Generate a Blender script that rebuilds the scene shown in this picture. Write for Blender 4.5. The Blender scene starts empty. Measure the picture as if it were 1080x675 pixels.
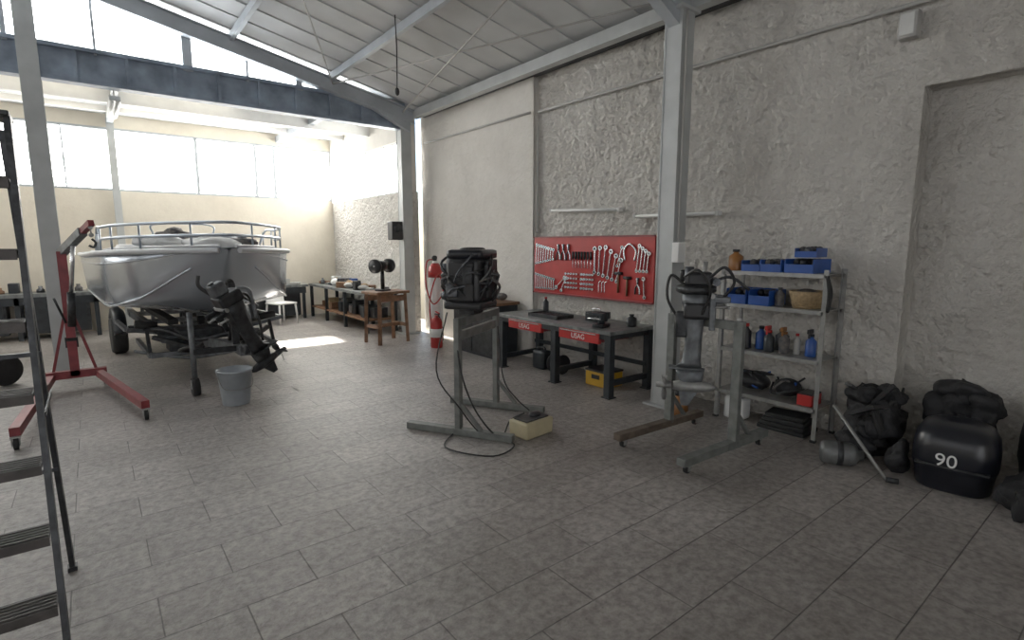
import bpy, bmesh, math, random
from math import *
from mathutils import Vector, Matrix, Euler, noise
random.seed(7)
scene=bpy.context.scene
scene.view_settings.view_transform='Standard'
scene.view_settings.exposure=0.26
scene.view_settings.gamma=1.12

# ---------------------------------------------------------------- materials
def nodes_of(m):
    m.use_nodes=True
    return m.node_tree.nodes, m.node_tree.links
def mat(name,col,rough=.6,metal=0.,var=.12,scale=6.,bump=0.,bscale=40.,dist=.01,col2=None,detail=6,spec=.5,coat=0.):
    m=bpy.data.materials.new(name); N,L=nodes_of(m)
    b=N['Principled BSDF']; b.inputs['Roughness'].default_value=rough; b.inputs['Metallic'].default_value=metal
    b.inputs['Specular IOR Level'].default_value=spec
    b.inputs['Coat Weight'].default_value=coat
    tc=N.new('ShaderNodeTexCoord'); n=N.new('ShaderNodeTexNoise'); n.inputs['Scale'].default_value=scale; n.inputs['Detail'].default_value=detail
    L.new(tc.outputs['Object'],n.inputs['Vector'])
    r=N.new('ShaderNodeValToRGB'); r.color_ramp.elements[0].position=.3; r.color_ramp.elements[1].position=.7
    c2=col2 or tuple(c*(1-var) for c in col); c1=col if col2 else tuple(min(1,c*(1+var)) for c in col)
    r.color_ramp.elements[0].color=(*c2,1); r.color_ramp.elements[1].color=(*c1,1)
    L.new(n.outputs['Fac'],r.inputs['Fac']); L.new(r.outputs['Color'],b.inputs['Base Color'])
    if bump:
        n2=N.new('ShaderNodeTexNoise'); n2.inputs['Scale'].default_value=bscale; n2.inputs['Detail'].default_value=5
        L.new(tc.outputs['Object'],n2.inputs['Vector'])
        bp=N.new('ShaderNodeBump'); bp.inputs['Strength'].default_value=bump; bp.inputs['Distance'].default_value=dist
        L.new(n2.outputs['Fac'],bp.inputs['Height']); L.new(bp.outputs['Normal'],b.inputs['Normal'])
    return m
def emis(name,col,strength,var=.15,scale=3.,dark=None):
    m=bpy.data.materials.new(name); N,L=nodes_of(m)
    b=N['Principled BSDF']; b.inputs['Base Color'].default_value=(.8,.8,.8,1)
    tc=N.new('ShaderNodeTexCoord'); n=N.new('ShaderNodeTexNoise'); n.inputs['Scale'].default_value=scale; n.inputs['Detail'].default_value=4
    L.new(tc.outputs['Object'],n.inputs['Vector'])
    r=N.new('ShaderNodeValToRGB'); r.color_ramp.elements[0].position=.38; r.color_ramp.elements[1].position=.55
    r.color_ramp.elements[0].color=(*(dark or [c*(1-var) for c in col]),1); r.color_ramp.elements[1].color=(*col,1)
    L.new(n.outputs['Fac'],r.inputs['Fac']); L.new(r.outputs['Color'],b.inputs['Emission Color'])
    b.inputs['Emission Strength'].default_value=strength
    return m
def stucco_mat(name,c1,c2,strength,dist,s1=14,s2=3.0):
    m=bpy.data.materials.new(name); N,L=nodes_of(m); b=N['Principled BSDF']
    b.inputs['Roughness'].default_value=.9; b.inputs['Specular IOR Level'].default_value=.15
    tc=N.new('ShaderNodeTexCoord')
    n=N.new('ShaderNodeTexNoise'); n.inputs['Scale'].default_value=1.1; n.inputs['Detail'].default_value=9; n.inputs['Roughness'].default_value=.7
    L.new(tc.outputs['Object'],n.inputs['Vector'])
    r=N.new('ShaderNodeValToRGB'); r.color_ramp.elements[0].position=.34; r.color_ramp.elements[1].position=.62
    r.color_ramp.elements[0].color=(*c2,1); r.color_ramp.elements[1].color=(*c1,1)
    L.new(n.outputs['Fac'],r.inputs['Fac']); L.new(r.outputs['Color'],b.inputs['Base Color'])
    a=N.new('ShaderNodeTexNoise'); a.inputs['Scale'].default_value=s1; a.inputs['Detail'].default_value=6; a.inputs['Roughness'].default_value=.6
    v=N.new('ShaderNodeTexVoronoi'); v.inputs['Scale'].default_value=s1*.9; v.feature='SMOOTH_F1'
    c=N.new('ShaderNodeTexNoise'); c.inputs['Scale'].default_value=s2; c.inputs['Detail'].default_value=3
    for t in (a,v,c): L.new(tc.outputs['Object'],t.inputs['Vector'])
    m1=N.new('ShaderNodeMath'); m1.operation='MULTIPLY_ADD'; m1.inputs[1].default_value=.6
    L.new(v.outputs['Distance'],m1.inputs[0]); L.new(a.outputs['Fac'],m1.inputs[2])
    m2=N.new('ShaderNodeMath'); m2.operation='MULTIPLY_ADD'; m2.inputs[1].default_value=1.2
    L.new(c.outputs['Fac'],m2.inputs[0]); L.new(m1.outputs[0],m2.inputs[2])
    bp=N.new('ShaderNodeBump'); bp.inputs['Strength'].default_value=strength; bp.inputs['Distance'].default_value=dist
    L.new(m2.outputs[0],bp.inputs['Height']); L.new(bp.outputs['Normal'],b.inputs['Normal'])
    return m
M={}
M['rough']=stucco_mat('rough_white_plaster',(.72,.69,.64),(.58,.55,.505),1.0,.06,20,6)
M['smooth']=stucco_mat('smooth_white_plaster',(.73,.70,.65),(.63,.60,.55),.6,.015,22,5)
M['cream']=stucco_mat('cream_plaster',(.76,.70,.59),(.66,.60,.50),.3,.01,20,4)
M['steelpaint']=mat('grey_painted_steel',(.46,.475,.47),.5,.1,.1,4,.1,30)
M['rafter']=mat('pale_blue_steel',(.42,.45,.48),.5,.1,.12,3)
M['blue']=mat('blue_grey_steel',(.24,.29,.36),.45,.1,.35,4)
M['roofpan']=mat('white_roof_panel',(.54,.55,.55),.55,0,.08,2)
M['white']=mat('white_paint',(.8,.8,.78),.45,0,.05)
M['black']=mat('black_plastic',(.016,.016,.018),.42,0,.3,12,.1,60)
M['blackg']=mat('black_gloss_cowl',(.010,.011,.016),.28,0,.3,5)
M['rubber']=mat('black_rubber',(.02,.02,.02),.8,0,.2,20,.3,80)
M['bag']=mat('black_fabric',(.014,.014,.016),.7,0,.4,9,.8,14,.03)
M['dark']=mat('dark_metal',(.05,.052,.055),.45,.7,.4,14,.4,40)
M['grease']=mat('greasy_engine_metal',(.10,.105,.115),.4,.8,.6,18,.5,50)
M['galv']=mat('galvanised_steel',(.32,.32,.31),.5,.6,.18,18,.15,60)
M['trail']=mat('weathered_trailer_steel',(.15,.16,.17),.5,.6,.4,12,.3,50)
M['dgal']=mat('dull_grey_steel',(.15,.155,.155),.5,.5,.3,12,.2,50)
M['stand']=mat('grey_green_stand_paint',(.19,.20,.19),.5,.4,.25,12,.1,40)
M['brown']=mat('rusty_stand_foot',(.14,.11,.085),.6,.4,.3,12)
M['chrome']=mat('chrome_tool_steel',(.75,.76,.78),.25,.9,.1,10)
M['ss']=mat('stainless_tube',(.45,.50,.57),.28,.95,.1,5)
M['red']=mat('red_paint',(.46,.020,.018),.4,0,.15,6,coat=.2)
M['dred']=mat('dark_red_hoist_paint',(.22,.03,.035),.45,.1,.25,8)
M['blueb']=mat('blue_plastic',(.02,.08,.33),.35,0,.15,8)
M['wood']=mat('brown_wood',(.20,.10,.05),.6,0,.35,12,.3,30)
M['tan']=mat('wicker_tan',(.36,.25,.13),.7,0,.3,40,.6,70)
M['yellow']=mat('cream_plastic_box',(.50,.43,.27),.5,0,.1,8)
M['yel2']=mat('yellow_plastic',(.60,.34,.03),.4,0,.1,8)
M['orange']=mat('amber_plastic',(.30,.12,.03),.3,0,.2,8)
M['hull']=mat('boat_hull_gelcoat',(.52,.565,.62),.22,.65,.08,1.5,.08,5,.02)
M['deckw']=mat('boat_white_deck',(.60,.61,.63),.4,.1,.06,3)
M['hullgrey']=mat('boat_grey_vinyl',(.25,.27,.30),.6,0,.3,8,.3,20)
M['cable']=mat('black_cable',(.015,.015,.015),.5)
M['conduit']=mat('grey_conduit',(.42,.41,.39),.5,0,.08)
M['benchtop']=mat('worn_benchtop',(.17,.18,.18),.4,.3,.4,10)
M['legs']=mat('charcoal_bench_leg',(.025,.03,.035),.45,.2,.3,8)
M['lampw']=mat('fluorescent_housing',(.62,.62,.60),.4)
M['bucket']=mat('pale_grey_bucket',(.34,.37,.40),.45,0,.2,6)
M['trunk']=mat('junk_mix',(.16,.14,.12),.7,0,.6,22,.6,30,col2=(.03,.035,.05))
M['tread']=mat('dark_ladder_tread',(.07,.062,.058),.55,.3,.3,14,.3,60)

def floor_mat():
    m=bpy.data.materials.new('stone_floor_tile'); N,L=nodes_of(m); b=N['Principled BSDF']
    tc=N.new('ShaderNodeTexCoord')
    br=N.new('ShaderNodeTexBrick'); br.offset=.5
    br.inputs['Scale'].default_value=1.0; br.inputs['Brick Width'].default_value=.66; br.inputs['Row Height'].default_value=.33
    br.inputs['Mortar Size'].default_value=.004; br.inputs['Mortar Smooth'].default_value=.5; br.inputs['Bias'].default_value=0
    br.inputs['Color1'].default_value=(.34,.315,.297,1); br.inputs['Color2'].default_value=(.43,.40,.378,1); br.inputs['Mortar'].default_value=(.16,.147,.136,1)
    mp=N.new('ShaderNodeMapping'); mp.inputs['Location'].default_value=(.22,.05,0)
    L.new(tc.outputs['Object'],mp.inputs['Vector']); L.new(mp.outputs['Vector'],br.inputs['Vector'])
    n=N.new('ShaderNodeTexNoise'); n.inputs['Scale'].default_value=.8; n.inputs['Detail'].default_value=10; n.inputs['Roughness'].default_value=.7
    L.new(tc.outputs['Object'],n.inputs['Vector'])
    rr=N.new('ShaderNodeValToRGB'); rr.color_ramp.elements[0].position=.34; rr.color_ramp.elements[1].position=.64
    rr.color_ramp.elements[0].color=(.66,.64,.62,1); rr.color_ramp.elements[1].color=(1.1,1.1,1.1,1)
    L.new(n.outputs['Fac'],rr.inputs['Fac'])
    mx=N.new('ShaderNodeMix'); mx.data_type='RGBA'; mx.blend_type='MULTIPLY'; mx.inputs[0].default_value=1
    L.new(br.outputs['Color'],mx.inputs[6]); L.new(rr.outputs['Color'],mx.inputs[7])
    n3=N.new('ShaderNodeTexNoise'); n3.inputs['Scale'].default_value=19; n3.inputs['Detail'].default_value=9; n3.inputs['Roughness'].default_value=.72
    L.new(tc.outputs['Object'],n3.inputs['Vector'])
    r3=N.new('ShaderNodeValToRGB'); r3.color_ramp.elements[0].position=.38; r3.color_ramp.elements[1].position=.60
    r3.color_ramp.elements[0].color=(.56,.55,.54,1); r3.color_ramp.elements[1].color=(1.12,1.12,1.12,1)
    L.new(n3.outputs['Fac'],r3.inputs['Fac'])
    mx2=N.new('ShaderNodeMix'); mx2.data_type='RGBA'; mx2.blend_type='MULTIPLY'; mx2.inputs[0].default_value=1
    L.new(mx.outputs[2],mx2.inputs[6]); L.new(r3.outputs['Color'],mx2.inputs[7]); L.new(mx2.outputs[2],b.inputs['Base Color'])
    r4=N.new('ShaderNodeMapRange'); r4.inputs[3].default_value=.24; r4.inputs[4].default_value=.44
    L.new(n.outputs['Fac'],r4.inputs[0]); L.new(r4.outputs[0],b.inputs['Roughness'])
    b.inputs['Specular IOR Level'].default_value=.6
    ma=N.new('ShaderNodeMath'); ma.operation='MULTIPLY_ADD'; ma.inputs[1].default_value=-1.2
    L.new(br.outputs['Fac'],ma.inputs[0]); L.new(n3.outputs['Fac'],ma.inputs[2])
    bp=N.new('ShaderNodeBump'); bp.inputs['Strength'].default_value=.9; bp.inputs['Distance'].default_value=.012
    L.new(ma.outputs[0],bp.inputs['Height']); L.new(bp.outputs['Normal'],b.inputs['Normal'])
    return m
M['floor']=floor_mat()
M['win']=emis('frosted_window_glass',(1,.98,.92),11,.12,1.5)
M['wintree']=emis('frosted_window_glass_trees',(1,.985,.95),7.0,.3,6,(.14,.16,.15))
M['wintop']=emis('clerestory_glass',(.95,.98,1),8,.1,1.5)
M['winfill']=emis('unseen_fill_glow',(.94,.96,1),1.5,.05,1.5)  # glow for the added fill panes on the unseen left and rear walls
M['roofglass']=emis('translucent_roof_sheet',(1,.92,.76),1.5,.4,4)

# ---------------------------------------------------------------- builder
class B:
    def __init__(s,name,loc=(0,0,0),rz=0.):
        s.name=name; s.bm=bmesh.new(); s.mats=[]; s.loc=Vector(loc); s.rz=rz
    def mi(s,m):
        if isinstance(m,str): m=M[m]
        if m not in s.mats: s.mats.append(m)
        return s.mats.index(m)
    def add(s,vs,fs,m,smooth=False):
        i=s.mi(m); V=[s.bm.verts.new(v) for v in vs]; out=[]
        for f in fs:
            try:
                F=s.bm.faces.new([V[k] for k in f]); F.material_index=i; F.smooth=smooth; out.append(F)
            except ValueError: pass
        return V,out
    def box(s,c,sz,m,rot=(0,0,0),bev=0.,top=1.):
        R=Euler(rot).to_matrix(); hx,hy,hz=[k/2 for k in sz]; c=Vector(c)
        vs=[]
        for z in (-1,1):
            k=top if z>0 else 1
            for x,y in ((-1,-1),(1,-1),(1,1),(-1,1)): vs.append(c+R@Vector((x*hx*k,y*hy*k,z*hz)))
        V,F=s.add(vs,[(3,2,1,0),(4,5,6,7),(0,1,5,4),(1,2,6,5),(2,3,7,6),(3,0,4,7)],m)
        if bev>0:
            es=set(e for f in F for e in f.edges)
            r=bmesh.ops.bevel(s.bm,geom=list(es),offset=min(bev,min(sz)*.45),segments=2,affect='EDGES',profile=.6)
            for f in r['faces']: f.material_index=s.mi(m); f.smooth=True
    def bar(s,p,q,w,h,m,bev=0.):
        p=Vector(p);q=Vector(q);d=q-p;L=d.length
        R=d.to_track_quat('X','Z').to_euler()
        s.box((p+q)/2,(L,w,h),m,R,bev)
    def cyl(s,p,q,r,m,r2=None,seg=16,caps=True):
        s.sweep([p,q],[r,r if r2 is None else r2],m,seg,caps)
    def sweep(s,pts,rs,m,seg=10,caps=True,sc=(1,1)):
        pts=[Vector(p) for p in pts]; n=len(pts)
        if not hasattr(rs,'__len__'): rs=[rs]*n
        T=[]
        for i in range(n):
            a=pts[max(0,i-1)];b=pts[min(n-1,i+1)]; t=(b-a)
            T.append(t.normalized() if t.length>1e-9 else Vector((0,0,1)))
        u=T[0].orthogonal().normalized(); vs=[]
        for i in range(n):
            u=(u-T[i]*u.dot(T[i]));  u=u.normalized() if u.length>1e-6 else T[i].orthogonal().normalized()
            w=T[i].cross(u)
            for k in range(seg):
                a=2*pi*k/seg; vs.append(pts[i]+(u*cos(a)*sc[0]+w*sin(a)*sc[1])*rs[i])
        fs=[(i*seg+k,i*seg+(k+1)%seg,(i+1)*seg+(k+1)%seg,(i+1)*seg+k) for i in range(n-1) for k in range(seg)]
        V,F=s.add(vs,fs,m,True)
        if caps:
            for ids in ([V[k] for k in reversed(range(seg))],[V[(n-1)*seg+k] for k in range(seg)]):
                try:
                    f=s.bm.faces.new(ids); f.material_index=s.mi(m)
                except ValueError: pass
    def tube(s,pts,r,m,seg=8,res=6,closed=False):
        P=[Vector(p) for p in pts]; out=[]
        if closed: P=[P[-1]]+P+[P[0],P[1]]
        else: P=[P[0]*2-P[1]]+P+[P[-1]*2-P[-2]]
        for i in range(1,len(P)-2):
            for k in range(res):
                t=k/res; a,b,c,d=P[i-1:i+3]
                out.append(.5*((2*b)+(c-a)*t+(2*a-5*b+4*c-d)*t*t+(3*b-a-3*c+d)*t**3))
        out.append(P[-2]); s.sweep(out,r,m,seg,True)
    def lathe(s,prof,c,m,rot=(0,0,0),seg=24,sx=1,sy=1):
        R=Euler(rot).to_matrix(); c=Vector(c); vs=[]
        for r,z in prof:
            for k in range(seg):
                a=2*pi*k/seg; vs.append(c+R@Vector((r*cos(a)*sx,r*sin(a)*sy,z)))
        n=len(prof)
        fs=[(i*seg+k,i*seg+(k+1)%seg,(i+1)*seg+(k+1)%seg,(i+1)*seg+k) for i in range(n-1) for k in range(seg)]
        V,F=s.add(vs,fs,m,True)
        for ids in ([V[k] for k in reversed(range(seg))],[V[(n-1)*seg+k] for k in range(seg)]):
            try:
                f=s.bm.faces.new(ids); f.material_index=s.mi(m)
            except ValueError: pass
    def sph(s,c,r,m,rot=(0,0,0),seg=16,rough=0.,sq=1.,fr=4.):
        R=Euler(rot).to_matrix(); c=Vector(c); vs=[]; rings=seg//2+2
        sg=lambda x:(abs(x)**sq)*(1 if x>=0 else -1)
        for i in range(rings+1):
            th=pi*i/rings
            for k in range(seg):
                a=2*pi*k/seg
                v=Vector((sg(sin(th))*sg(cos(a))*r[0],sg(sin(th))*sg(sin(a))*r[1],sg(cos(th))*r[2]))
                if rough: v*=1+rough*noise.noise(v*fr+c*3)
                vs.append(c+R@v)
        fs=[(i*seg+k,(i+1)*seg+k,(i+1)*seg+(k+1)%seg,i*seg+(k+1)%seg) for i in range(rings) for k in range(seg)]
        s.add(vs,fs,m,True)
    def loft(s,secs,m,closed=True,caps=True,smooth=True):
        n=len(secs[0]); vs=[Vector(v) for sec in secs for v in sec]
        kk=n if closed else n-1
        fs=[(i*n+k,i*n+(k+1)%n,(i+1)*n+(k+1)%n,(i+1)*n+k) for i in range(len(secs)-1) for k in range(kk)]
        V,F=s.add(vs,fs,m,smooth)
        if caps and closed:
            for ids in ([V[k] for k in reversed(range(n))],[V[(len(secs)-1)*n+k] for k in range(n)]):
                try:
                    f=s.bm.faces.new(ids); f.material_index=s.mi(m)
                except ValueError: pass
    def stuccogrid(s,x,y0,y1,z0,z1,m,step=.03,amp=.03):
        ny=max(2,int((y1-y0)/step)); nz=max(2,int((z1-z0)/step)); vs=[]
        for i in range(ny+1):
            y=y0+(y1-y0)*i/ny
            for j in range(nz+1):
                z=z0+(z1-z0)*j/nz
                p=Vector((3.1,y,z))
                h=.45*noise.noise(p*1.7)+.55*noise.noise(p*5.5)+.7*abs(noise.noise(p*10))+.55*noise.noise(p*19)
                e=min(1,(y-y0)/.05,(y1-y)/.05)
                vs.append((x-amp*h*max(.25,e),y,z))
        fs=[(i*(nz+1)+j,i*(nz+1)+j+1,(i+1)*(nz+1)+j+1,(i+1)*(nz+1)+j) for i in range(ny) for j in range(nz)]
        s.add(vs,fs,m,True)
    def done(s,parent=None,merge=True,recalc=True):
        if merge: bmesh.ops.remove_doubles(s.bm,verts=s.bm.verts,dist=1e-5)
        if recalc: bmesh.ops.recalc_face_normals(s.bm,faces=s.bm.faces)
        me=bpy.data.meshes.new(s.name); s.bm.to_mesh(me); s.bm.free()
        for m in s.mats: me.materials.append(m)
        o=bpy.data.objects.new(s.name,me); o.location=s.loc; o.rotation_euler=(0,0,s.rz)
        bpy.context.collection.objects.link(o)
        if parent: o.parent=parent
        return o
def text(parent,body,size,loc,rot,m,ext=.001):
    c=bpy.data.curves.new('label_text','FONT'); c.body=body; c.size=size; c.extrude=ext; c.align_x='CENTER'; c.align_y='CENTER'
    o=bpy.data.objects.new('label_text',c); c.materials.append(M[m]); bpy.context.collection.objects.link(o)
    o.parent=parent; o.location=loc; o.rotation_euler=rot; return o
def supell(cx,cy,z,rx,ry,n=28,e=.6,yoff=0):
    sg=lambda x:(abs(x)**e)*(1 if x>=0 else -1)
    return [(cx+rx*sg(cos(2*pi*k/n)),cy+ry*sg(sin(2*pi*k/n))+yoff,z) for k in range(n)]

XW=5.2; XS=5.12; XF=4.8; XL=-6.4; YB=-5.0; YM=9.2; YE=13.3; RX=-.6; ZE=4.12; SL=.205
def roofz(x): return ZE+SL*(XW-x) if x>RX else ZE+SL*(XW-RX)-SL*(RX-x)
# ---------------------------------------------------------------- shell
b=B('floor'); b.box((-.6,4.2,-.1),(12.9,19.2,.2),'floor'); b.done()
b=B('wall_right')
b.box((XW+.42,3.72,2.3),(.7,4.58,4.6),'rough')
b.box((XW+.52,-1.8,2.3),(.44,6.46,4.6),'rough')
b.box((XW+.42,-1.8,3.76),(.7,6.46,1.68),'rough')
b.stuccogrid(XW+.015,1.43,6.01,0,4.5,'rough',.026,.046)
b.stuccogrid(XW+.015,-.6,1.43,2.92,4.5,'rough',.026,.046)
b.stuccogrid(XW+.24,-.3,1.43,0,2.95,'rough',.026,.040)
b.box((XW+.05,1.436,1.46),(.07,.012,2.92),'rough'); b.box((XW+.05,-1.0,2.926),(.07,4.8,.012),'rough')
b.done()
b=B('wall_right_pier'); b.box((XS+.45,7.66,2.3),(.85,3.3,4.6),'smooth'); b.stuccogrid(XS,6.01,9.31,0,4.5,'smooth',.05,.014); b.done()
b=B('wall_right_annex')
b.box((XF+.13,11.3,1.35),(.2,4.0,2.7),'rough'); b.box((XF+.1,11.3,3.95),(.2,4.0,.6),'smooth')
b.stuccogrid(XF+.01,9.3,13.3,0,2.69,'rough',.045,.025)
b.box((XF+.1,9.40,3.175),(.2,.2,.95),'smooth'); b.box((XF+.1,13.2,3.175),(.2,.2,.95),'smooth'); b.done()
b=B('window_1'); b.box((XF+.1,11.3,3.175),(.02,3.6,.95),'win')
for i in range(10): b.box((XF+.06,9.5+i*.4,3.175),(.05,.035,.95),'steelpaint')
b.box((XF+.06,11.3,3.65),(.06,3.6,.05),'steelpaint'); b.box((XF+.06,11.3,2.7),(.06,3.6,.05),'steelpaint'); b.done()
b=B('wall_back'); b.box((-.8,YE+.15,1.375),(11.6,.3,2.75),'cream'); b.box((-.8,YE+.15,4.15),(11.6,.3,.4),'cream')
b.done()
edges=[XL,-4.5,-2.8,-1.0,.5,1.94,3.10,3.50,XF]
b=B('window_2')
for i in range(len(edges)-1):
    x0,x1=edges[i],edges[i+1]
    b.box(((x0+x1)/2,YE+.12,3.35),(x1-x0-.01,.02,1.2),'wintree' if x1<=.6 else 'win')
for x in edges: b.box((x,YE+.06,3.35),(.06,.07,1.2),'rafter')
for x in [-.25,1.2,2.5]: b.box((x,YE+.08,3.35),(.025,.05,1.2),'rafter')
b.box((-.8,YE+.06,2.76),(11.2,.1,.06),'rafter'); b.box((-.8,YE+.06,3.94),(11.2,.1,.06),'rafter')
b.done()
b=B('wall_left'); b.box((XL-.1,4.2,1.35),(.2,18.6,2.7),'cream'); b.box((XL-.1,4.2,4.2),(.2,18.6,.7),'cream'); b.done()
b=B('unseen_fill_left'); b.box((XL-.1,4.2,3.27),(.02,18.4,1.16),'winfill')  # unseen glowing band, added to light the room from the left
for i in range(13): b.box((XL-.05,-4.9+i*1.5,3.27),(.06,.06,1.16),'steelpaint')
b.done()
b=B('wall_rear')
b.box((-5.2,YB-.1,2.8),(2.4,.2,5.6),'cream'); b.box((3.2,YB-.1,2.8),(4.6,.2,5.6),'cream'); b.box((-1.55,YB-.1,4.7),(4.95,.2,1.8),'cream'); b.done()
b=B('unseen_fill_rear'); b.box((-1.55,YB-.1,1.9),(4.9,.02,3.8),'winfill')  # unseen glowing door opening behind the camera, added as fill light
for i in range(7): b.box((-4+i*.82,YB-.06,1.9),(.05,.05,3.8),'steelpaint')
for i in range(4): b.box((-1.55,YB-.06,.1+i*1.2),(4.9,.05,.06),'steelpaint')
b.done()
b=B('ceiling')
for (x0,x1) in ((XW+.7,RX),(RX,XL-.3)):
    z0,z1=roofz(x0),roofz(x1)
    v=[(x0,YB-.2,z0),(x1,YB-.2,z1),(x1,YM+.15,z1),(x0,YM+.15,z0)]
    vs=v+[(x,y,z+.1) for x,y,z in v]
    b.add(vs,[(0,1,2,3),(7,6,5,4),(0,4,5,1),(1,5,6,2),(2,6,7,3),(3,7,4,0)],'roofpan')
    y=YB
    while y<YM:
        b.bar((x0,y,z0-.008),(x1,y,z1-.008),.03,.018,'roofpan'); y+=.5
b.done()
b=B('ceiling_annex'); z=4.2
sx0,sx1,sy0,sy1=2.25,3.45,11.1,11.95
for x0,x1,y0,y1 in ((XL-.2,sx0,YM,YE+.3),(sx1,XF+.3,YM,YE+.3),(sx0,sx1,YM,sy0),(sx0,sx1,sy1,YE+.3)):
    b.box(((x0+x1)/2,(y0+y1)/2,z+.05),(x1-x0,y1-y0,.1),'roofpan')
b.done()
b=B('window_6')
for x0,x1 in ((-5.6,-4.2),(-2.2,.35),(.65,2.2)):
    for y0,y1 in ((10.3,10.9),(11.15,12.3)): b.box(((x0+x1)/2,(y0+y1)/2,4.19),(x1-x0,y1-y0,.012),'roofglass')
b.done()
b=B('trim_1')
b.box((-.8,11.0,4.04),(11.2,.12,.2),'white')
b.box((-.8,10.2,4.12),(11.2,.08,.1),'white'); b.box((-.8,12.4,4.12),(11.2,.08,.1),'white')
for x in (-2.4,.5,3.6): b.box((x,11.3,4.08),(.10,4.1,.14),'rafter')
b.done()
b=B('window_5')
xs=[XL+.1,-4.8,-3.4,-2.0,-.6,.27,1.32,2.1,2.86,3.7,4.6]
for i in range(len(xs)-1):
    x0,x1=xs[i]+.01,xs[i+1]-.01
    t0,t1=roofz(x0)-.1,roofz(x1)-.1
    vs=[(x0,YM,4.18),(x1,YM,4.18),(x1,YM,t1),(x0,YM,t0)]
    b.add(vs+[(x,y+.02,z) for x,y,z in vs],[(0,1,2,3),(7,6,5,4),(0,4,5,1),(1,5,6,2),(2,6,7,3),(3,7,4,0)],'wintop')
for x,w in zip(xs,(.05,.05,.05,.05,.05,.03,.12,.03,.10,.03,.05)):
    t=roofz(x)-.06; b.box((x,YM-.03,(4.15+t)/2),(w,.06,t-4.15),'rafter')
b.done()
b=B('trim_2')
b.box((-.85,YM,3.99),(11.1,.05,.36),'blue'); b.box((-.85,YM,3.79),(11.1,.18,.05),'blue'); b.box((-.85,YM,4.19),(11.1,.18,.05),'blue')
x=-6.0
while x<4.6:
    b.box((x,YM-.04,3.99),(.04,.06,.36),'blue'); x+=.55
b.done()
def hcol(name,x,y,z1,w=.2):
    b=B(name,(x,y,0))
    b.box((0,-w/2+.008,z1/2),(w,.016,z1),'steelpaint',bev=.003); b.box((0,w/2-.008,z1/2),(w,.016,z1),'steelpaint',bev=.003)
    b.box((0,0,z1/2),(w*.92,w-.03,z1),'steelpaint'); b.box((0,0,.01),(w+.12,w+.12,.02),'steelpaint')
    return b
for x,y in ((4.7,YM),(4.7,3.33),(4.7,-2.5)):
    b=hcol('steel_column',x,y,3.95,.2)
    b.box((0,0,3.93),(.3,.26,.03),'steelpaint')
    if y==3.33:
        b.box((-.06,-.14,1.62),(.12,.08,.2),'white',bev=.01); b.tube([(-.06,-.13,1.72),(-.06,-.125,2.4),(-.06,-.125,3.9)],.012,'conduit')
    b.done()
b=hcol('steel_column',-.40,YM,5.0,.2); b.done()
b=hcol('steel_column',.5,YE-.12,4.1,.12); b.done()
b=B('trim_3')
for y in (YM-.12,3.33,-2.5):
    for x0,x1 in ((4.85,RX),(XL,RX)):
        p=(x0,y,roofz(x0)-.2); q=(x1,y,roofz(x1)-.2)
        b.bar(p,q,.012,.22,'rafter'); b.bar((p[0],y,p[2]+.11),(q[0],y,q[2]+.11),.14,.014,'rafter'); b.bar((p[0],y,p[2]-.11),(q[0],y,q[2]-.11),.14,.014,'rafter')
    b.add([(4.75,y-.06,roofz(4.75)-.3),(4.0,y-.06,roofz(4.0)-.3),(4.75,y-.06,3.72),(4.75,y+.06,roofz(4.75)-.3),(4.0,y+.06,roofz(4.0)-.3),(4.75,y+.06,3.72)],[(0,1,2),(5,4,3),(0,3,4,1),(1,4,5,2),(2,5,3,0)],'rafter')
b.done()
b=B('trim_4')
for x in (3.35,1.9,.5,-1.9,-3.4,-4.9): b.box((x,2.1,roofz(x)-.075),(.06,14.1,.11),'rafter')
b.box((4.9,2.1,roofz(4.9)-.12),(.12,14.1,.14),'steelpaint')
b.box((5.12,2.1,roofz(5.2)-.05),(.1,14.1,.06),'dark')
def rod(a,c,r=.012): b.cyl((a[0],a[1],roofz(a[0])-.2),(c[0],c[1],roofz(c[0])-.2),r,'conduit',seg=8)
for y0,y1 in ((9.0,3.4),(3.2,-2.4)):
    rod((3.35,y0),(4.6,y1)); rod((4.6,y0),(3.35,y1)); rod((.5,y0),(3.35,y1)); rod((3.35,y0),(.5,y1))
b.done()
b=B('trim_5')
b.tube([(XW-.045,-4.9,3.54),(XW-.045,0,3.53),(XW-.045,3.5,3.55),(XW-.045,5.95,3.56)],.018,'conduit',8,3)
b.tube([(XS-.03,6.05,3.56),(XS-.03,9.1,3.57)],.018,'conduit',8,3)
b.tube([(XW-.045,5.95,3.4),(XW-.045,5.96,2.0),(XW-.045,5.95,1.9)],.012,'conduit')
b.tube([(XW-.04,3.6,3.54),(XW-.04,3.58,2.4),(XW-.04,3.55,1.2)],.012,'conduit')
b.done()
for n,(y0,y1,z0,z1) in enumerate(((5.63,4.36,2.17,2.12),(4.15,3.05,2.03,2.02))):
    b=B('fluorescent_lamp',(XW-.06,(y0+y1)/2,(z0+z1)/2)); l=(y0-y1)/2; d=(z0-z1)/2
    b.bar((.0,-l,-d),(.0,l,d),.05,.04,'lampw'); b.cyl((-.04,-l+.04,-d),(-.04,l-.04,d),.014,'white'); b.box((-.02,-l+.02,-d),(.06,.03,.05),'lampw'); b.box((-.02,l-.02,d),(.06,.03,.05),'lampw')
    b.done()
b=B('emergency_light',(XW-.06,1.55,3.38)); b.box((0,0,0),(.1,.13,.2),'conduit',bev=.015); b.box((-.05,0,0),(.02,.1,.16),'lampw',bev=.008); b.done()
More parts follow.
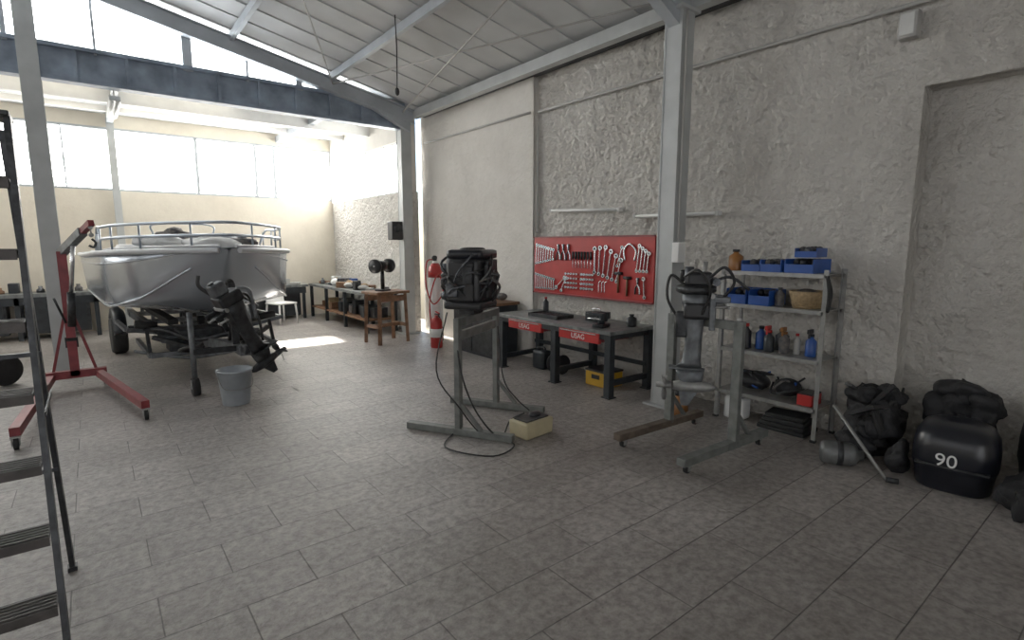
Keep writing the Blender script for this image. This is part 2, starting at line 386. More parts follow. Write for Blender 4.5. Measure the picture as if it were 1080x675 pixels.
b=B('fluorescent_lamp',(.45,10.2,3.72)); b.box((0,0,0),(.14,1.3,.07),'lampw',bev=.01); b.cyl((-.03,-.6,-.04),(-.03,.6,-.04),.015,'white'); b.cyl((.03,-.6,-.04),(.03,.6,-.04),.015,'white')
for y in (-.5,.5): b.cyl((0,y,.03),(0,y,.4),.008,'conduit')
b.done()
b=B('hanging_cable',(3.2,6.4,0)); b.tube([(0,0,4.5),(.01,0,4.1),(0,0,3.62)],.008,'cable'); b.sph((0,0,3.6),(.03,.03,.05),'cable'); b.done()
b=B('wall_speaker',(4.47,YM-.02,1.95)); b.box((0,0,0),(.22,.2,.34),'black',bev=.02); b.lathe([(.07,0),(.08,.01),(.03,.02)],(0,-.1,.05),'dark',(pi/2,0,0)); b.box((.14,.02,0),(.08,.05,.05),'dark'); b.done()

# ---------------------------------------------------------------- tool pegboard
b=B('tool_pegboard',(XW-.06,4.915,1.405))
b.box((0,0,0),(.025,2.14,.8),'red',bev=.004)
b.box((-.02,0,.395),(.03,2.14,.02),'dred'); b.box((-.02,0,-.395),(.03,2.14,.02),'dred')
def P(u,v,x=-.03): return (x,1.07-u,v)
def wrench(u,v,L,ang,w=.022,ring=True):
    d=Vector((0,-sin(ang),cos(ang))); p=Vector(P(u,v)); q=p+d*L
    b.bar(p,q,w*.9,.012,'chrome')
    for e,rr in ((p,w*.95),(q,w*1.15)):
        b.lathe([(rr,-.008),(rr,.008)],e,'chrome',(0,pi/2,0),12)
        b.lathe([(rr*.5,0),(rr*.5,.003)],e+Vector((-.009,0,0)),'dark',(0,pi/2,0),8)
def hammer(u,v,L):
    b.cyl(P(u,v),P(u,v+L),.013,'wood'); b.cyl(P(u-.05,v+L),P(u+.06,v+L),.02,'dark')
def plier(u,v,L,m='black'):
    b.tube([P(u-.035,v),P(u-.03,v+L*.35),P(u,v+L*.6),P(u+.012,v+L)],.011,m,6,4)
    b.tube([P(u+.035,v),P(u+.03,v+L*.35),P(u,v+L*.6),P(u-.012,v+L)],.011,'chrome',6,4)
for i in range(8): wrench(.06+i*.052,.02+.01*i,.27-.02*i,0.08,.020)
for i in range(9): wrench(.06+i*.048,-.33,.20-.008*i,0,.018)
for i in range(3): plier(.53+i*.10,.08,.22,'dark')
for i in range(7):
    u=.62+i*.055; b.cyl(P(u+.2,-.02),P(u+.2,.10),.006,'chrome',seg=8); b.cyl(P(u+.2,.10),P(u+.2,.20),.014,'dark',seg=8)
wrench(.50,-.30,.22,.9,.03); wrench(.60,-.34,.2,.5,.025)
for r in range(4):
    for i in range(5): b.cyl(P(.70+i*.052,-.10-r*.062,-.02),P(.70+i*.052,-.10-r*.062,-.055),.018-.001*i,'chrome',seg=10)
    for i in range(5): b.cyl(P(1.0+i*.05,-.10-r*.062,-.02),P(1.0+i*.05,-.10-r*.062,-.055),.020-.001*i,'chrome',seg=10)
for i in range(6): wrench(1.22+i*.075,-.06-.02*i,.36-.03*abs(i-2),.05*i,.028)
for i in range(3): b.tube([P(1.3+i*.05,-.32),P(1.3+i*.05,-.2),P(1.34+i*.05,-.17)],.007,'chrome')
hammer(1.62,-.30,.24); hammer(1.76,-.33,.22)
b.tube([P(1.72,.1),P(1.70,.22),P(1.78,.30),P(1.88,.22),P(1.86,.1)],.012,'chrome')
for i in range(4): wrench(1.90+i*.05,-.02,.30-.03*i,.12,.022)
plier(1.92,-.3,.2,'blackg'); wrench(2.03,-.33,.22,-.1,.024); wrench(1.6,.03,.24,.3,.02)
b.done()

# ---------------------------------------------------------------- workbench
b=B('workbench',(4.75,4.86,0))
b.box((0,0,.735),(.80,2.12,.04),'benchtop',bev=.006)
b.box((-.02,0,.685),(.72,2.04,.06),'legs')
for y in (-1.0,-.12,.95):
    for x in (-.34,.34):
        b.box((x,y,.36),(.085,.085,.70),'legs',bev=.006); b.box((x,y,.006),(.12,.12,.012),'legs')
    b.box((0,y,.16),(.62,.05,.06),'legs')
b.box((.3,0,.3),(.03,2.0,.05),'legs')
for y,w in ((-.56,.64),(.42,.66)):
    b.box((-.37,y,.655),(.05,w,.12),'red',bev=.008); b.box((-.1,y,.655),(.5,w-.04,.10),'dred'); b.box((-.40,y,.70),(.015,w*.9,.012),'chrome')
wb=b.done()
for y in (-.56,.42): text(wb,'USAG',.085,(-.397,y,.645),(pi/2,0,-pi/2),'white')
def item(n,loc,fn,rz=0):
    b=B(n,loc,rz); fn(b); return b.done()
ZB=.757
def vise(b):
    b.box((0,0,.02),(.2,.14,.04),'dark',bev=.01); b.lathe([(.05,.04),(.035,.07),(.05,.1)],(0,0,0),'legs',seg=12)
    b.box((-.06,0,.13),(.07,.14,.08),'legs',bev=.01); b.box((.07,0,.13),(.07,.14,.08),'legs',bev=.01); b.box((.0,0,.11),(.22,.05,.04),'dark'); b.cyl((-.1,0,.12),(-.2,0,.12),.012,'chrome'); b.cyl((-.19,-.08,.12),(-.19,.08,.12),.007,'chrome')
item('bench_vise',(4.55,4.12,ZB),vise,.3)
def tray(b):
    b.box((0,0,.006),(.30,.55,.012),'dark')
    for x in (-.15,.15): b.box((x,0,.02),(.008,.55,.04),'dark')
    for y in (-.27,.27): b.box((0,y,.02),(.3,.008,.04),'dark')
    for i in range(8): b.cyl((-.1,-.22+i*.06,.02),(.1,-.2+i*.055,.022),.011,'grease',seg=8)
item('drip_tray_of_parts',(4.70,5.15,ZB),tray)
def box_s(b):
    b.box((0,0,.05),(.16,.24,.10),'legs',bev=.01); b.box((0,0,.105),(.15,.23,.012),'dark'); b.tube([(0,-.07,.11),(0,-.06,.15),(0,.06,.15),(0,.07,.11)],.008,'chrome')
item('tool_case',(4.88,4.5,ZB),box_s)
def bott(m,r=.035,h=.2,cap='white'):
    def f(b): b.lathe([(r*.95,0),(r,.01),(r,h*.68),(r*.4,h*.82),(r*.4,h*.9)],(0,0,0),m,seg=16); b.lathe([(r*.5,h*.88),(r*.5,h),(r*.3,h)],(0,0,0),cap,seg=12)
    return f
item('spray_bottle',(4.93,5.5,ZB),bott('legs',.04,.22,'red'))
item('oil_can',(4.88,3.95,ZB),bott('dark',.06,.14,'dark'))
def ybox(b): b.box((0,0,.09),(.3,.34,.18),'yel2',bev=.015); b.box((0,0,.19),(.31,.35,.025),'black',bev=.006); b.box((-.155,0,.12),(.01,.12,.05),'black')
item('yellow_tool_case',(4.80,4.28,0),ybox)
def jug(m):
    def f(b): b.box((0,0,.13),(.17,.24,.26),m,bev=.04); b.lathe([(.03,.26),(.03,.29)],(0,.06,0),'black',seg=12); b.tube([(0,-.07,.25),(0,-.05,.30),(0,.03,.29),(0,.05,.25)],.013,m)
    return f
item('fuel_can',(4.78,5.4,0),jug('legs'))
def reel(b):
    b.lathe([(.13,-.09),(.13,-.075),(.06,-.07),(.06,.07),(.13,.075),(.13,.09)],(0,0,.13),'black',(pi/2,0,0)); b.lathe([(.1,-.06),(.1,.06)],(0,0,.13),'cable',(pi/2,0,0))
item('cable_reel',(4.76,5.05,0),reel)

# ---------------------------------------------------------------- outboard stands
def stand(b,L,sep,h,wheels,off=0,footm='stand',postw=.07):
    zf=.10 if wheels else .035
    for y,m in ((-sep/2,'stand'),(sep/2,footm)):
        b.box((0,y,zf),(L,.075,.06),m,bev=.004)
        b.box((off,y,(zf+h)/2),(.05,postw,h-zf),'stand',bev=.004)
        b.bar((off+.22,y,zf+.03),(off+.02,y,zf+.26),.03,.03,'stand')
        if wheels:
            for x in (-L/2+.08,L/2-.08):
                b.box((x,y,zf-.035),(.06,.05,.012),'galv'); b.box((x,y-.022,zf-.055),(.03,.005,.05),'galv'); b.box((x,y+.022,zf-.055),(.03,.005,.05),'galv')
                b.lathe([(.02,-.014),(.036,-.012),(.036,.012),(.02,.014)],(x,y,.036),'rubber',(pi/2,0,0),14)
    b.box((off,0,h-.04),(.05,sep,.07),'stand',bev=.004)
ang=atan2(-.83,.49)
b=B('outboard_engine_stand',(2.84,4.13,0),ang)
stand(b,1.05,.86,1.06,False,0,'stand')
b.box((.0,0,.90),(.04,.84,.08),'stand',bev=.004)
b.done()
def powerhead(b):
    rnd=random.Random(3)
    b.box((0,0,.02),(.16,.22,.06),'dark',bev=.01)
    b.box((0,0,.08),(.38,.40,.08),'black',bev=.03)
    b.box((0,0,.31),(.36,.40,.44),'black',bev=.06,top=.96)
    b.box((.02,0,.545),(.36,.39,.09),'blackg',bev=.04)
    b.lathe([(.12,.585),(.12,.598),(.10,.606),(.04,.61)],(.02,.0,0),'black',seg=24)
    for sy in (-1,1):
        b.box((0,sy*.205,.30),(.26,.04,.36),'black',bev=.02)
        b.box((.08,sy*.23,.36),(.10,.03,.16),'dark',bev=.01); b.box((-.08,sy*.23,.22),(.12,.03,.12),'grease',bev=.01)
    for sx in (-1,1):
        b.box((sx*.185,.05,.32),(.05,.22,.36),'black',bev=.02); b.box((sx*.21,-.06,.40),(.04,.12,.12),'dark',bev=.01)
    for i in range(3): b.cyl((-.16,-.12,.16+i*.13),(-.23,-.12,.16+i*.13),.04,'grease',seg=12)
    b.cyl((-.2,.12,.15),(-.2,.12,.48),.05,'black')
    for i in range(36):
        z0=rnd.uniform(.08,.55); a=rnd.uniform(0,6.28); a2=a+rnd.uniform(.4,1.6); z1=rnd.uniform(.06,.56); r=.24
        b.tube([(r*.9*cos(a),r*.9*sin(a),z0),(r*1.14*cos((a+a2)/2),r*1.14*sin((a+a2)/2),(z0+z1)/2+.03),(r*.92*cos(a2),r*.92*sin(a2),z1)],rnd.choice((.006,.009,.013)),rnd.choice(('cable','black','grease','cable','trunk','dgal')),6,4)
b=B('outboard_powerhead',(2.78,4.16,1.065),ang); powerhead(b); b.done()
def cbox(b):
    b.box((0,0,.075),(.34,.22,.15),'yellow',bev=.02,top=1.04); b.box((0,0,.152),(.28,.16,.02),'dark'); b.sph((.05,0,.17),(.07,.05,.03),'black',rough=.3)
item('cream_plastic_crate',(3.0,3.53,0),cbox,.1)
b=B('power_cable',(2.9,3.7,0))
b.tube([(-.40,.3,1.0),(-.47,.1,.6),(-.38,0,.25),(-.22,-.12,.02),(-.05,-.05,.12),(.06,-.12,.19)],.008,'cable')
b.tube([(-.45,.35,1.1),(-.60,.3,.6),(-.5,.1,.3),(-.3,.0,.012),(-.2,-.3,.012),(-.5,-.4,.012),(-.7,.0,.012),(-.4,.3,.012)],.007,'cable')
b.tube([(.0,.2,.95),(-.05,.05,.5),(.05,-.02,.3),(.12,-.12,.2)],.006,'cable')
b.done()

b=B('outboard_engine_stand',(3.88,2.46,0),-.05)
stand(b,1.14,.64,1.10,True,.10,'brown',.075)
b.done()
def prop(b,c,ax,r,m='dark',n=3):
    ax=Vector(ax).normalized(); u=ax.orthogonal().normalized(); w=ax.cross(u); c=Vector(c)
    b.cyl(c-ax*.06,c+ax*.07,.035,m,.022)
    for k in range(n):
        a=2*pi*k/n; rad=u*cos(a)+w*sin(a); tan=ax.cross(rad)
        secs=[]
        for t,wd in ((.15,.25),(.45,.55),(.75,.6),(.95,.38),(1.0,.1)):
            p=c+rad*r*t; d=(tan*.85+ax*.5).normalized()*wd*r*.55
            secs.append([p-d-ax*.003,p+d-ax*.003,p+d+ax*.003,p-d+ax*.003])
        b.loft(secs,m)
def leg(b,m='grease',gm='grease',plate=.17,k=1.):
    secs=[]
    for z,rx,ry,ox in ((.16,.13,.11,.0),(.08,.12,.10,0),(-.02,.09,.07,.0),(-.25,.075,.055,0),(-.42,.085,.05,.01),(-.46,.12,.05,.03)):
        secs.append(supell(ox,0,z,rx*k,ry*k,20,.8))
    b.loft(secs,m)
    b.box((.06,0,-.47),(.30*k,plate,.012),m,bev=.004)
    secs=[]
    for z,rx,ry,ox in ((-.47,.12,.03,.02),(-.56,.10,.03,.01),(-.62,.08,.03,.0)): secs.append(supell(ox,0,z,rx,ry,20,.9))
    b.loft(secs,m)
    b.sweep([(-.20,0,-.63),(-.15,0,-.63),(-.05,0,-.63),(.08,0,-.63),(.15,0,-.63)],[.006,.035,.052,.048,.035],gm,14)
    b.add([(-.06,-.006,-.66),(.10,-.006,-.66),(.08,-.006,-.80),(.02,-.006,-.80),(-.06,.006,-.66),(.10,.006,-.66),(.08,.006,-.80),(.02,.006,-.80)],[(0,1,2,3),(7,6,5,4),(0,4,5,1),(1,5,6,2),(2,6,7,3),(3,7,4,0)],m)
    prop(b,(.22,0,-.63),(1,0,0),.13,gm)
    for y in (-.11,.11):
        b.box((-.13,y,.02),(.05,.025,.30),m,bev=.01); b.box((-.19,y,.12),(.14,.025,.05),m,bev=.01); b.cyl((-.24,y,.06),(-.12,y,.06),.012,'galv'); b.box((-.25,y,.06),(.012,.06,.02),'galv')
    b.cyl((-.12,-.13,.15),(-.12,.13,.15),.022,'galv')
b=B('outboard_lower_unit',(3.90,2.50,1.14),2.2)
leg(b,'trail','galv',.12,.88)
b.lathe([(.13,.16),(.16,.18),(.16,.22),(.13,.23)],(0,0,0),'dark',seg=20)
b.box((-.02,0,.28),(.20,.22,.12),'black',bev=.03); b.cyl((.06,.06,.22),(.06,.06,.38),.035,'grease'); b.cyl((-.06,-.05,.22),(-.07,-.05,.42),.02,'galv')
b.box((.08,-.08,.30),(.1,.08,.10),'black',bev=.02); b.cyl((-.15,-.12,.26),(-.15,.12,.26),.03,'grease')
b.box((-.02,.0,.02),(.22,.2,.14),'black',bev=.03); b.box((.1,0,-.1),(.1,.08,.22),'dark',bev=.02)
b.tube([(.08,-.05,.22),(.2,-.1,.3),(.22,-.1,.1),(.1,-.06,-.1)],.012,'cable'); b.tube([(-.1,0,.24),(-.25,.05,.3),(-.4,.05,.2)],.012,'dark')
b.tube([(-.1,.1,.3),(-.2,.14,.38),(-.28,.1,.26),(-.2,.06,.12)],.012,'black'); b.tube([(.1,.1,.3),(.0,.2,.36),(-.1,.18,.2),(-.05,.1,.0)],.010,'cable')
b.done()
def canister(b): b.lathe([(.09,0),(.095,.02),(.085,.16),(.05,.2),(.05,.24)],(0,0,0),'orange',seg=20); b.lathe([(.055,.23),(.055,.27)],(0,0,0),'dark',seg=16)
item('fuel_filter_canister',(4.45,2.98,0),canister)

# ---------------------------------------------------------------- shelving unit
b=B('shelving_unit',(4.96,2.31,0))
zs=(.29,.71,1.14,1.45)
for x in (-.19,.19):
    for y in (-.46,.46):
        b.box((x,y,.745),(.006,.036,1.49),'galv'); b.box((x+( .015 if x<0 else -.015),y+(.017 if y<0 else -.017),.745),(.034,.004,1.49),'galv')
        b.box((x,y,.01),(.04,.045,.02),'black')
for z in zs:
    b.box((0,0,z),(.38,.92,.006),'galv')
    for x in (-.19,.19): b.box((x,0,z-.015),(.006,.92,.032),'galv')
b.done()
def bin_(b,m='blueb',w=.2,d=.32,h=.12):
    t=.006
    b.box((0,0,t/2),(d,w,t),m); b.box((0,-w/2,h/2),(d,t,h),m); b.box((0,w/2,h/2),(d,t,h),m); b.box((d/2,0,h/2),(t,w,h),m); b.box((-d/2,0,h*.3),(t,w,h*.6),m); b.box((-d/2-.004,0,h*.58),(.012,w,.012),m)
    for i in range(8): b.sph((random.uniform(-.1,.1),random.uniform(-.07,.07),h*.75),(.045,.035,.035),random.choice(('dark','grease','trunk','black')),seg=8,rough=.3)
def sh(n,y,z,fn,x=4.95,rz=0): return item(n,(x,y,z+.004),fn,rz)
z=1.45
sh('blue_storage_bin',2.52,z,lambda b:bin_(b,w=.17,h=.10),rz=.03); sh('blue_storage_bin',2.33,z,lambda b:bin_(b,w=.18,h=.11)); sh('blue_storage_bin',2.08,z,lambda b:bin_(b,w=.24),rz=-.04)
sh('blue_storage_bin',2.06,z+.135,lambda b:bin_(b,w=.17,h=.08,d=.28),rz=.1)
sh('amber_fuel_bottle',2.70,z,bott('orange',.065,.2,'dark'),4.86)
z=1.14
sh('blue_storage_bin',2.64,z,lambda b:bin_(b,w=.19,h=.14)); sh('blue_storage_bin',2.42,z,lambda b:bin_(b,w=.19,h=.14))
sh('oil_can',2.27,z,bott('trunk',.04,.17,'dark'),4.88)
def basket(b):
    b.lathe([(.13,0),(.16,.10),(.17,.15),(.155,.15),(.12,.02)],(0,0,0),'tan',seg=24,sx=1.0,sy=.85)
    for i in range(6): b.lathe([(.135+.006*i,.01+.025*i),(.142+.006*i,.022+.025*i)],(0,0,0),'tan',seg=24,sx=1.0,sy=.85)
    b.sph((0,0,.13),(.12,.1,.04),'trunk',rough=.4)
sh('wicker_basket',2.06,z,basket)
z=.71
sh('detergent_bottle',2.66,z,bott('blueb',.045,.27,'white'),4.92); sh('detergent_bottle',2.56,z,bott('black',.045,.24,'red'),4.88); sh('detergent_bottle',2.45,z,bott('blueb',.05,.22,'black'),4.95)
def spray(m,tm):
    def f(b): bott(m,.045,.2,tm)(b); b.box((-.03,0,.225),(.09,.025,.04),tm,bev=.008); b.box((-.05,0,.19),(.012,.015,.05),tm)
    return f
sh('spray_bottle',2.34,z,spray('legs','red'),4.88); sh('spray_bottle',2.21,z,spray('trunk','orange'),4.9); sh('spray_bottle',2.12,z,bott('conduit',.03,.19,'red'),4.95)
sh('oil_bottle',2.0,z,spray('blueb','black'),4.95); sh('oil_can',2.3,z,bott('dark',.06,.2,'black'),5.05)
z=.29
def pilebox(m,r=.15):
    def f(b):
        b.sph((0,0,.10),(.14,r,.085),m,rough=.2)
        for i in range(8): b.tube([(random.uniform(-.13,.13),random.uniform(-r,r),.03+random.random()*.17) for _ in range(4)],.01,random.choice(('cable','dark','blueb','trunk')),6,4)
    return f
sh('pile_of_hoses',2.5,z,pilebox('black',.18)); sh('pile_of_gloves',2.17,z,pilebox('bag',.12))
def rb(b): b.box((0,0,.05),(.2,.13,.1),'red',bev=.01); b.box((0,0,.105),(.19,.12,.012),'black')
sh('red_parts_box',1.96,z,rb,4.9)
item('plastic_jerrycan',(4.90,2.62,0),lambda b:(b.box((0,0,.11),(.17,.2,.22),'white',bev=.03),b.lathe([(.03,.22),(.03,.245)],(0,.05,0),'black',seg=12)))
b=B('pile_of_rubber_mats',(4.94,2.15,0))
for i in range(4): b.box((0,0,.02+i*.04),(.3-.02*i,.42-.03*i,.036),'rubber',(0,0,.05*i),bev=.008)
b.done()
b=B('hanging_belt',(4.74,1.83,0)); b.tube([(0,0,1.44),(-.02,-.03,1.3),(0,-.02,1.15),(.02,-.03,1.3),(0,0,1.44)],.014,'rubber'); b.done()

# ---------------------------------------------------------------- black cowlings and bags on the right
def cowl(b,w,d,h,m='blackg'):
    secs=[]
    for t,kx,ky,off in ((0,.80,.82,0),(.04,.86,.88,0),(.3,.93,.95,.0),(.36,.97,.98,0),(.38,1.,1.,0),(.62,1.0,1.0,.0),(.8,.96,.95,.01),(.92,.85,.82,.02),(.98,.62,.6,.03),(1.0,.3,.3,.03)):
        secs.append(supell(off*w,0,h*t,w/2*kx,d/2*ky,36,.62))
    b.loft(secs,m)
b=B('outboard_cowling',(4.70,.88,0),0.12); cowl(b,.48,.48,.47,'blackg'); b.box((-.04,0,.19),(.40,.40,.012),'dark'); c90=b.done()
text(c90,'90',.125,(-.243,.03,.235),(pi/2,0,-pi/2),'white')
b=B('outboard_cowling',(4.98,.36,0),.4); cowl(b,.52,.44,.58,'black'); b.done()
def heap(name,loc,lumps,n=8,R=.2,H=.4):
    b=B(name,loc)
    for c,r in lumps: b.sph(c,r,'bag',rough=.6,seg=28,fr=11)
    for i in range(n):
        a=random.uniform(0,6); b.tube([(R*.8*cos(a),R*.7*sin(a),H*.6),(R*1.1*cos(a+.3),R*.9*sin(a+.3),H*random.uniform(.8,1.1)),(R*1.1*cos(a+.8),R*.9*sin(a+.8),H*.4)],random.choice((.008,.014)),'rubber',6,5)
    return b
b=heap('pile_of_black_covers',(5.14,.95,0),(((0,0,.2),(.13,.2,.24)),((0,.1,.42),(.12,.14,.14)),((.02,-.1,.46),(.12,.13,.14)),((.0,.02,.58),(.10,.16,.08))),6,.12,.6); b.done()
b=heap('pile_of_black_covers',(4.88,1.45,0),(((0,.04,.14),(.19,.15,.16)),((-.02,-.08,.30),(.18,.13,.16)),((.02,.03,.42),(.15,.14,.13)),((.02,.10,.3),(.12,.1,.2)),((-.20,.05,.13),(.12,.12,.13)),((.06,-.06,.48),(.12,.12,.10)),((-.1,.08,.50),(.10,.10,.06))),12,.19,.52)
b.bar((-.1,.1,.3),(-.13,-.15,.63),.03,.03,'black'); b.bar((.1,0,.4),(-.16,.15,.58),.08,.02,'black'); b.bar((-.15,.1,.35),(-.26,-.12,.48),.14,.03,'black')
b.done()
b=B('grey_steel_canister',(4.42,1.52,.10),.5)
b.lathe([(.02,-.13),(.07,-.125),(.09,-.10),(.09,.08),(.075,.11),(.04,.13),(.04,.16)],(0,0,0),'dgal',(pi/2,0,0),24); b.lathe([(.092,-.02),(.092,.02)],(0,0,0),'dark',(pi/2,0,0),24); b.done()
b=B('steel_tow_bar',(4.36,1.32,0)); b.cyl((.16,.30,.44),(-.02,-.14,.03),.012,'galv'); b.cyl((-.02,-.14,.03),(.01,-.21,.03),.020,'dark'); b.done()
b=heap('crumpled_black_bag',(4.50,.44,0),(((0,.0,.13),(.18,.15,.14)),((-.02,-.14,.09),(.16,.14,.09))),6,.16,.22); b.done()
b=heap('crumpled_black_bag',(4.66,1.20,0),(((0,.0,.11),(.13,.07,.12)),),3,.08,.16); b.done()

# ---------------------------------------------------------------- ladder
b=B('step_ladder',(-.47,3.0,0))
yf,yr,ya,za=-.27,.47,.05,2.22
for x in (-.25,.25):
    b.bar((x,yf,.02),(x,ya,za),.022,.06,'dark'); b.bar((x*1.0,yr,.02),(x*.9,ya+.06,za-.05),.022,.035,'dark')
    b.box((x,yf,.012),(.04,.07,.024),'black'); b.box((x,yr,.012),(.04,.05,.024),'black')
for i in range(7):
    z=.22+i*.29; y=yf+(ya-yf)*z/za
    b.box((0,y+.03,z),(.47,.14,.016),'tread'); b.box((0,y-.04,z-.012),(.47,.008,.04),'tread'); b.box((0,y+.10,z-.012),(.47,.008,.03),'tread')
    for k in range(5): b.box((0,y-.025+k*.026,z+.010),(.46,.007,.005),'tread')
b.box((0,ya+.03,za+.0),(.52,.2,.02),'dark',bev=.005)
for z in (.6,1.2):
    y=yr+(ya-yr)*z/za; b.bar((-.25,y,z),(.25,y,z),.02,.02,'dark')
b.bar((.262,yf+(ya-yf)*.45,1.0),(.262,yr+(ya-yr)*.45,1.0),.006,.02,'dark')
b.done()

# ---------------------------------------------------------------- engine hoist
b=B('engine_hoist',(-.27,8.1,0))
def cast(x,y,z=.09):
    b.box((x,y,z+.02),(.07,.05,.012),'galv'); b.box((x-.025,y,z-.02),(.005,.05,.07),'galv'); b.box((x+.025,y,z-.02),(.005,.05,.07),'galv'); b.lathe([(.03,-.018),(.05,-.015),(.05,.015),(.03,.018)],(x,y,.05),'rubber',(0,pi/2,0),16)
b.bar((-.30,.0,.17),(.30,.0,.17),.09,.09,'dred')
for x0,x1,y1 in ((-.22,-.36,-2.20),(.22,.56,-1.95)):
    b.bar((x0,-.0,.15),(x1,y1,.15),.07,.08,'dred'); cast(x1,y1); cast(x0*1.25,.02)
b.bar((0,0,.15),(.0,.0,1.62),.09,.09,'dred')
b.bar((.0,-.04,.55),(.0,-.0,.56),.12,.12,'dark')
for x in (-.2,.2): b.bar((x,.02,.2),(0,.02,1.05),.03,.03,'dred')
b.bar((0,.05,1.60),(.22,-.62,1.84),.075,.085,'trail'); b.bar((.20,-.56,1.82),(.30,-.82,1.93),.055,.06,'dred')
b.cyl((.02,-.06,.75),(.05,-.12,1.15),.04,'dark'); b.cyl((.05,-.12,1.15),(.12,-.34,1.70),.022,'chrome')
b.cyl((-.03,-.1,.8),(-.1,-.3,1.1),.012,'dark')
for i in range(3): b.lathe([(.018,-.006),(.024,0),(.018,.006)],(.29,-.8,1.88-.04*i),'galv',(pi/2,0,(i%2)*pi/2),10)
b.tube([(.29,-.8,1.76),(.32,-.8,1.72),(.30,-.8,1.67),(.26,-.8,1.69)],.012,'dark')
b.done()
b=B('spare_wheel',(-.95,8.75,.19),.7)
b.lathe([(.10,-.05),(.17,-.06),(.19,-.03),(.19,.03),(.17,.06),(.10,.05)],(0,0,0),'rubber',(pi/2,0,0),28); b.lathe([(.02,-.03),(.10,-.045),(.10,.045),(.02,.03)],(0,0,0),'dgal',(pi/2,0,0),20); b.done()

# ---------------------------------------------------------------- boat
BL=(1.29,7.05,0); BR=.055
b=B('motor_boat',BL,BR)
Lb=5.2
def halfb(s): return .10+1.06*(1-(1-min(1,s/.36))**2.4)
def sheer(s): return 1.66-.10*min(1,s*1.3)
def keel(s): return min(.78+.84*max(0,1-s/.17)**1.6, sheer(s)-.03)
def chine(s):
    c=(.015+1.09*(1-(1-min(1,s/.33))**2.0)); zk=keel(s); z=zk+(sheer(s)-zk)*(.17+.36*max(0,1-s/.26))
    return c,z
S=[0,.012,.03,.055,.085,.12,.16,.2,.25,.3,.36,.43,.52,.65,.82,1.0]
port=[]
for s in S:
    hb=halfb(s);zs_=sheer(s);zk=keel(s);c,zc=chine(s); y=s*Lb
    pts=[(hb,zs_),(hb*.72+c*.28,zs_*.66+zc*.34),(hb*.38+c*.62,zs_*.33+zc*.67),(c,zc),(c*.66,zk*.34+zc*.66-.01),(c*.33,zk*.67+zc*.33-.01),(0,zk)]
    port.append([(-x,y,z) for x,z in pts]+[(x,y,z) for x,z in reversed(pts[:-1])])
b.loft(port,'hull',closed=False)
tr=port[-1]; b.add(tr,[tuple(range(len(tr)))],'hull')
for sg in (-1,1):
    b.tube([(sg*(halfb(s)+.01),s*Lb-.01,sheer(s)-.03) for s in S],.032,'deckw',8,3)
    b.tube([(sg*(halfb(s)*.8+chine(s)[0]*.2+.004),s*Lb,sheer(s)*.76+chine(s)[1]*.24) for s in S[2:]],.012,'hull',6,3)
    b.tube([(sg*(chine(s)[0]+.005),s*Lb,chine(s)[1]) for s in S[3:]],.014,'hull',6,3)
    b.tube([(sg*(halfb(s)*.86),s*Lb+.02,sheer(s)+.02) for s in S],.02,'deckw',8,3)
ins=[[(-halfb(s),s*Lb,sheer(s)),(-halfb(s)*.86,s*Lb,sheer(s)+.02),(-halfb(s)*.84,s*Lb,sheer(s)-(.0 if s<.1 else .35)),(halfb(s)*.84,s*Lb,sheer(s)-(.0 if s<.1 else .35)),(halfb(s)*.86,s*Lb,sheer(s)+.02),(halfb(s),s*Lb,sheer(s))] for s in S]
b.loft(ins,'hullgrey',closed=False,smooth=False)
def rp(s,k,h): return (k*halfb(s)*.93,s*Lb+.05,sheer(s)+h)
for h,s0 in ((.30,.5),(.15,.36)):
    ss=[s for s in (.5,.42,.33,.24,.16,.09,.04) if s<=s0]
    pts=[rp(s,-1,h if s<s0 else .02) for s in ss]+[(0,.0,sheer(0)+h)]+[rp(s,1,h if s<s0 else .02) for s in reversed(ss)]
    b.tube(pts,.018,'ss',8,5)
for s in (.04,.14,.24,.36,.44):
    for k in (-1,1): b.cyl(rp(s,k,0),rp(s,k,.29),.013,'ss',seg=8)
b.box((0,2.7,1.62),(.8,.5,.5),'deckw',bev=.06); b.tube([(-.4,2.55,1.85),(-.36,2.6,2.0),(.36,2.6,2.0),(.4,2.55,1.85)],.014,'ss')
b.box((0,1.6,1.48),(1.3,.9,.3),'hullgrey',bev=.08); b.box((-.3,1.3,1.66),(.5,.4,.16),'trunk',(0,.1,.3),bev=.05); b.sph((.3,1.5,1.70),(.35,.3,.16),'hullgrey',rough=.4,seg=20); b.sph((.0,.9,1.68),(.3,.25,.12),'white',rough=.5,seg=20,fr=8)
b.box((-.5,1.9,1.72),(.4,.3,.14),'deckw',(0,.2,.5),bev=.04); b.box((.5,2.1,1.75),(.35,.5,.12),'dark',(0,-.1,.2),bev=.03); b.sph((-.2,2.1,1.80),(.25,.2,.12),'trunk',rough=.5,fr=8)
b.sph((-.45,1.2,1.72),(.22,.2,.10),'white',rough=.5,seg=20,fr=9); b.sph((.35,1.0,1.70),(.2,.2,.09),'trunk',rough=.5,seg=20,fr=9)
b.box((0,3.8,1.5),(1.5,.5,.4),'deckw',bev=.06)
b.done()
b=B('boat_trailer',BL,BR)
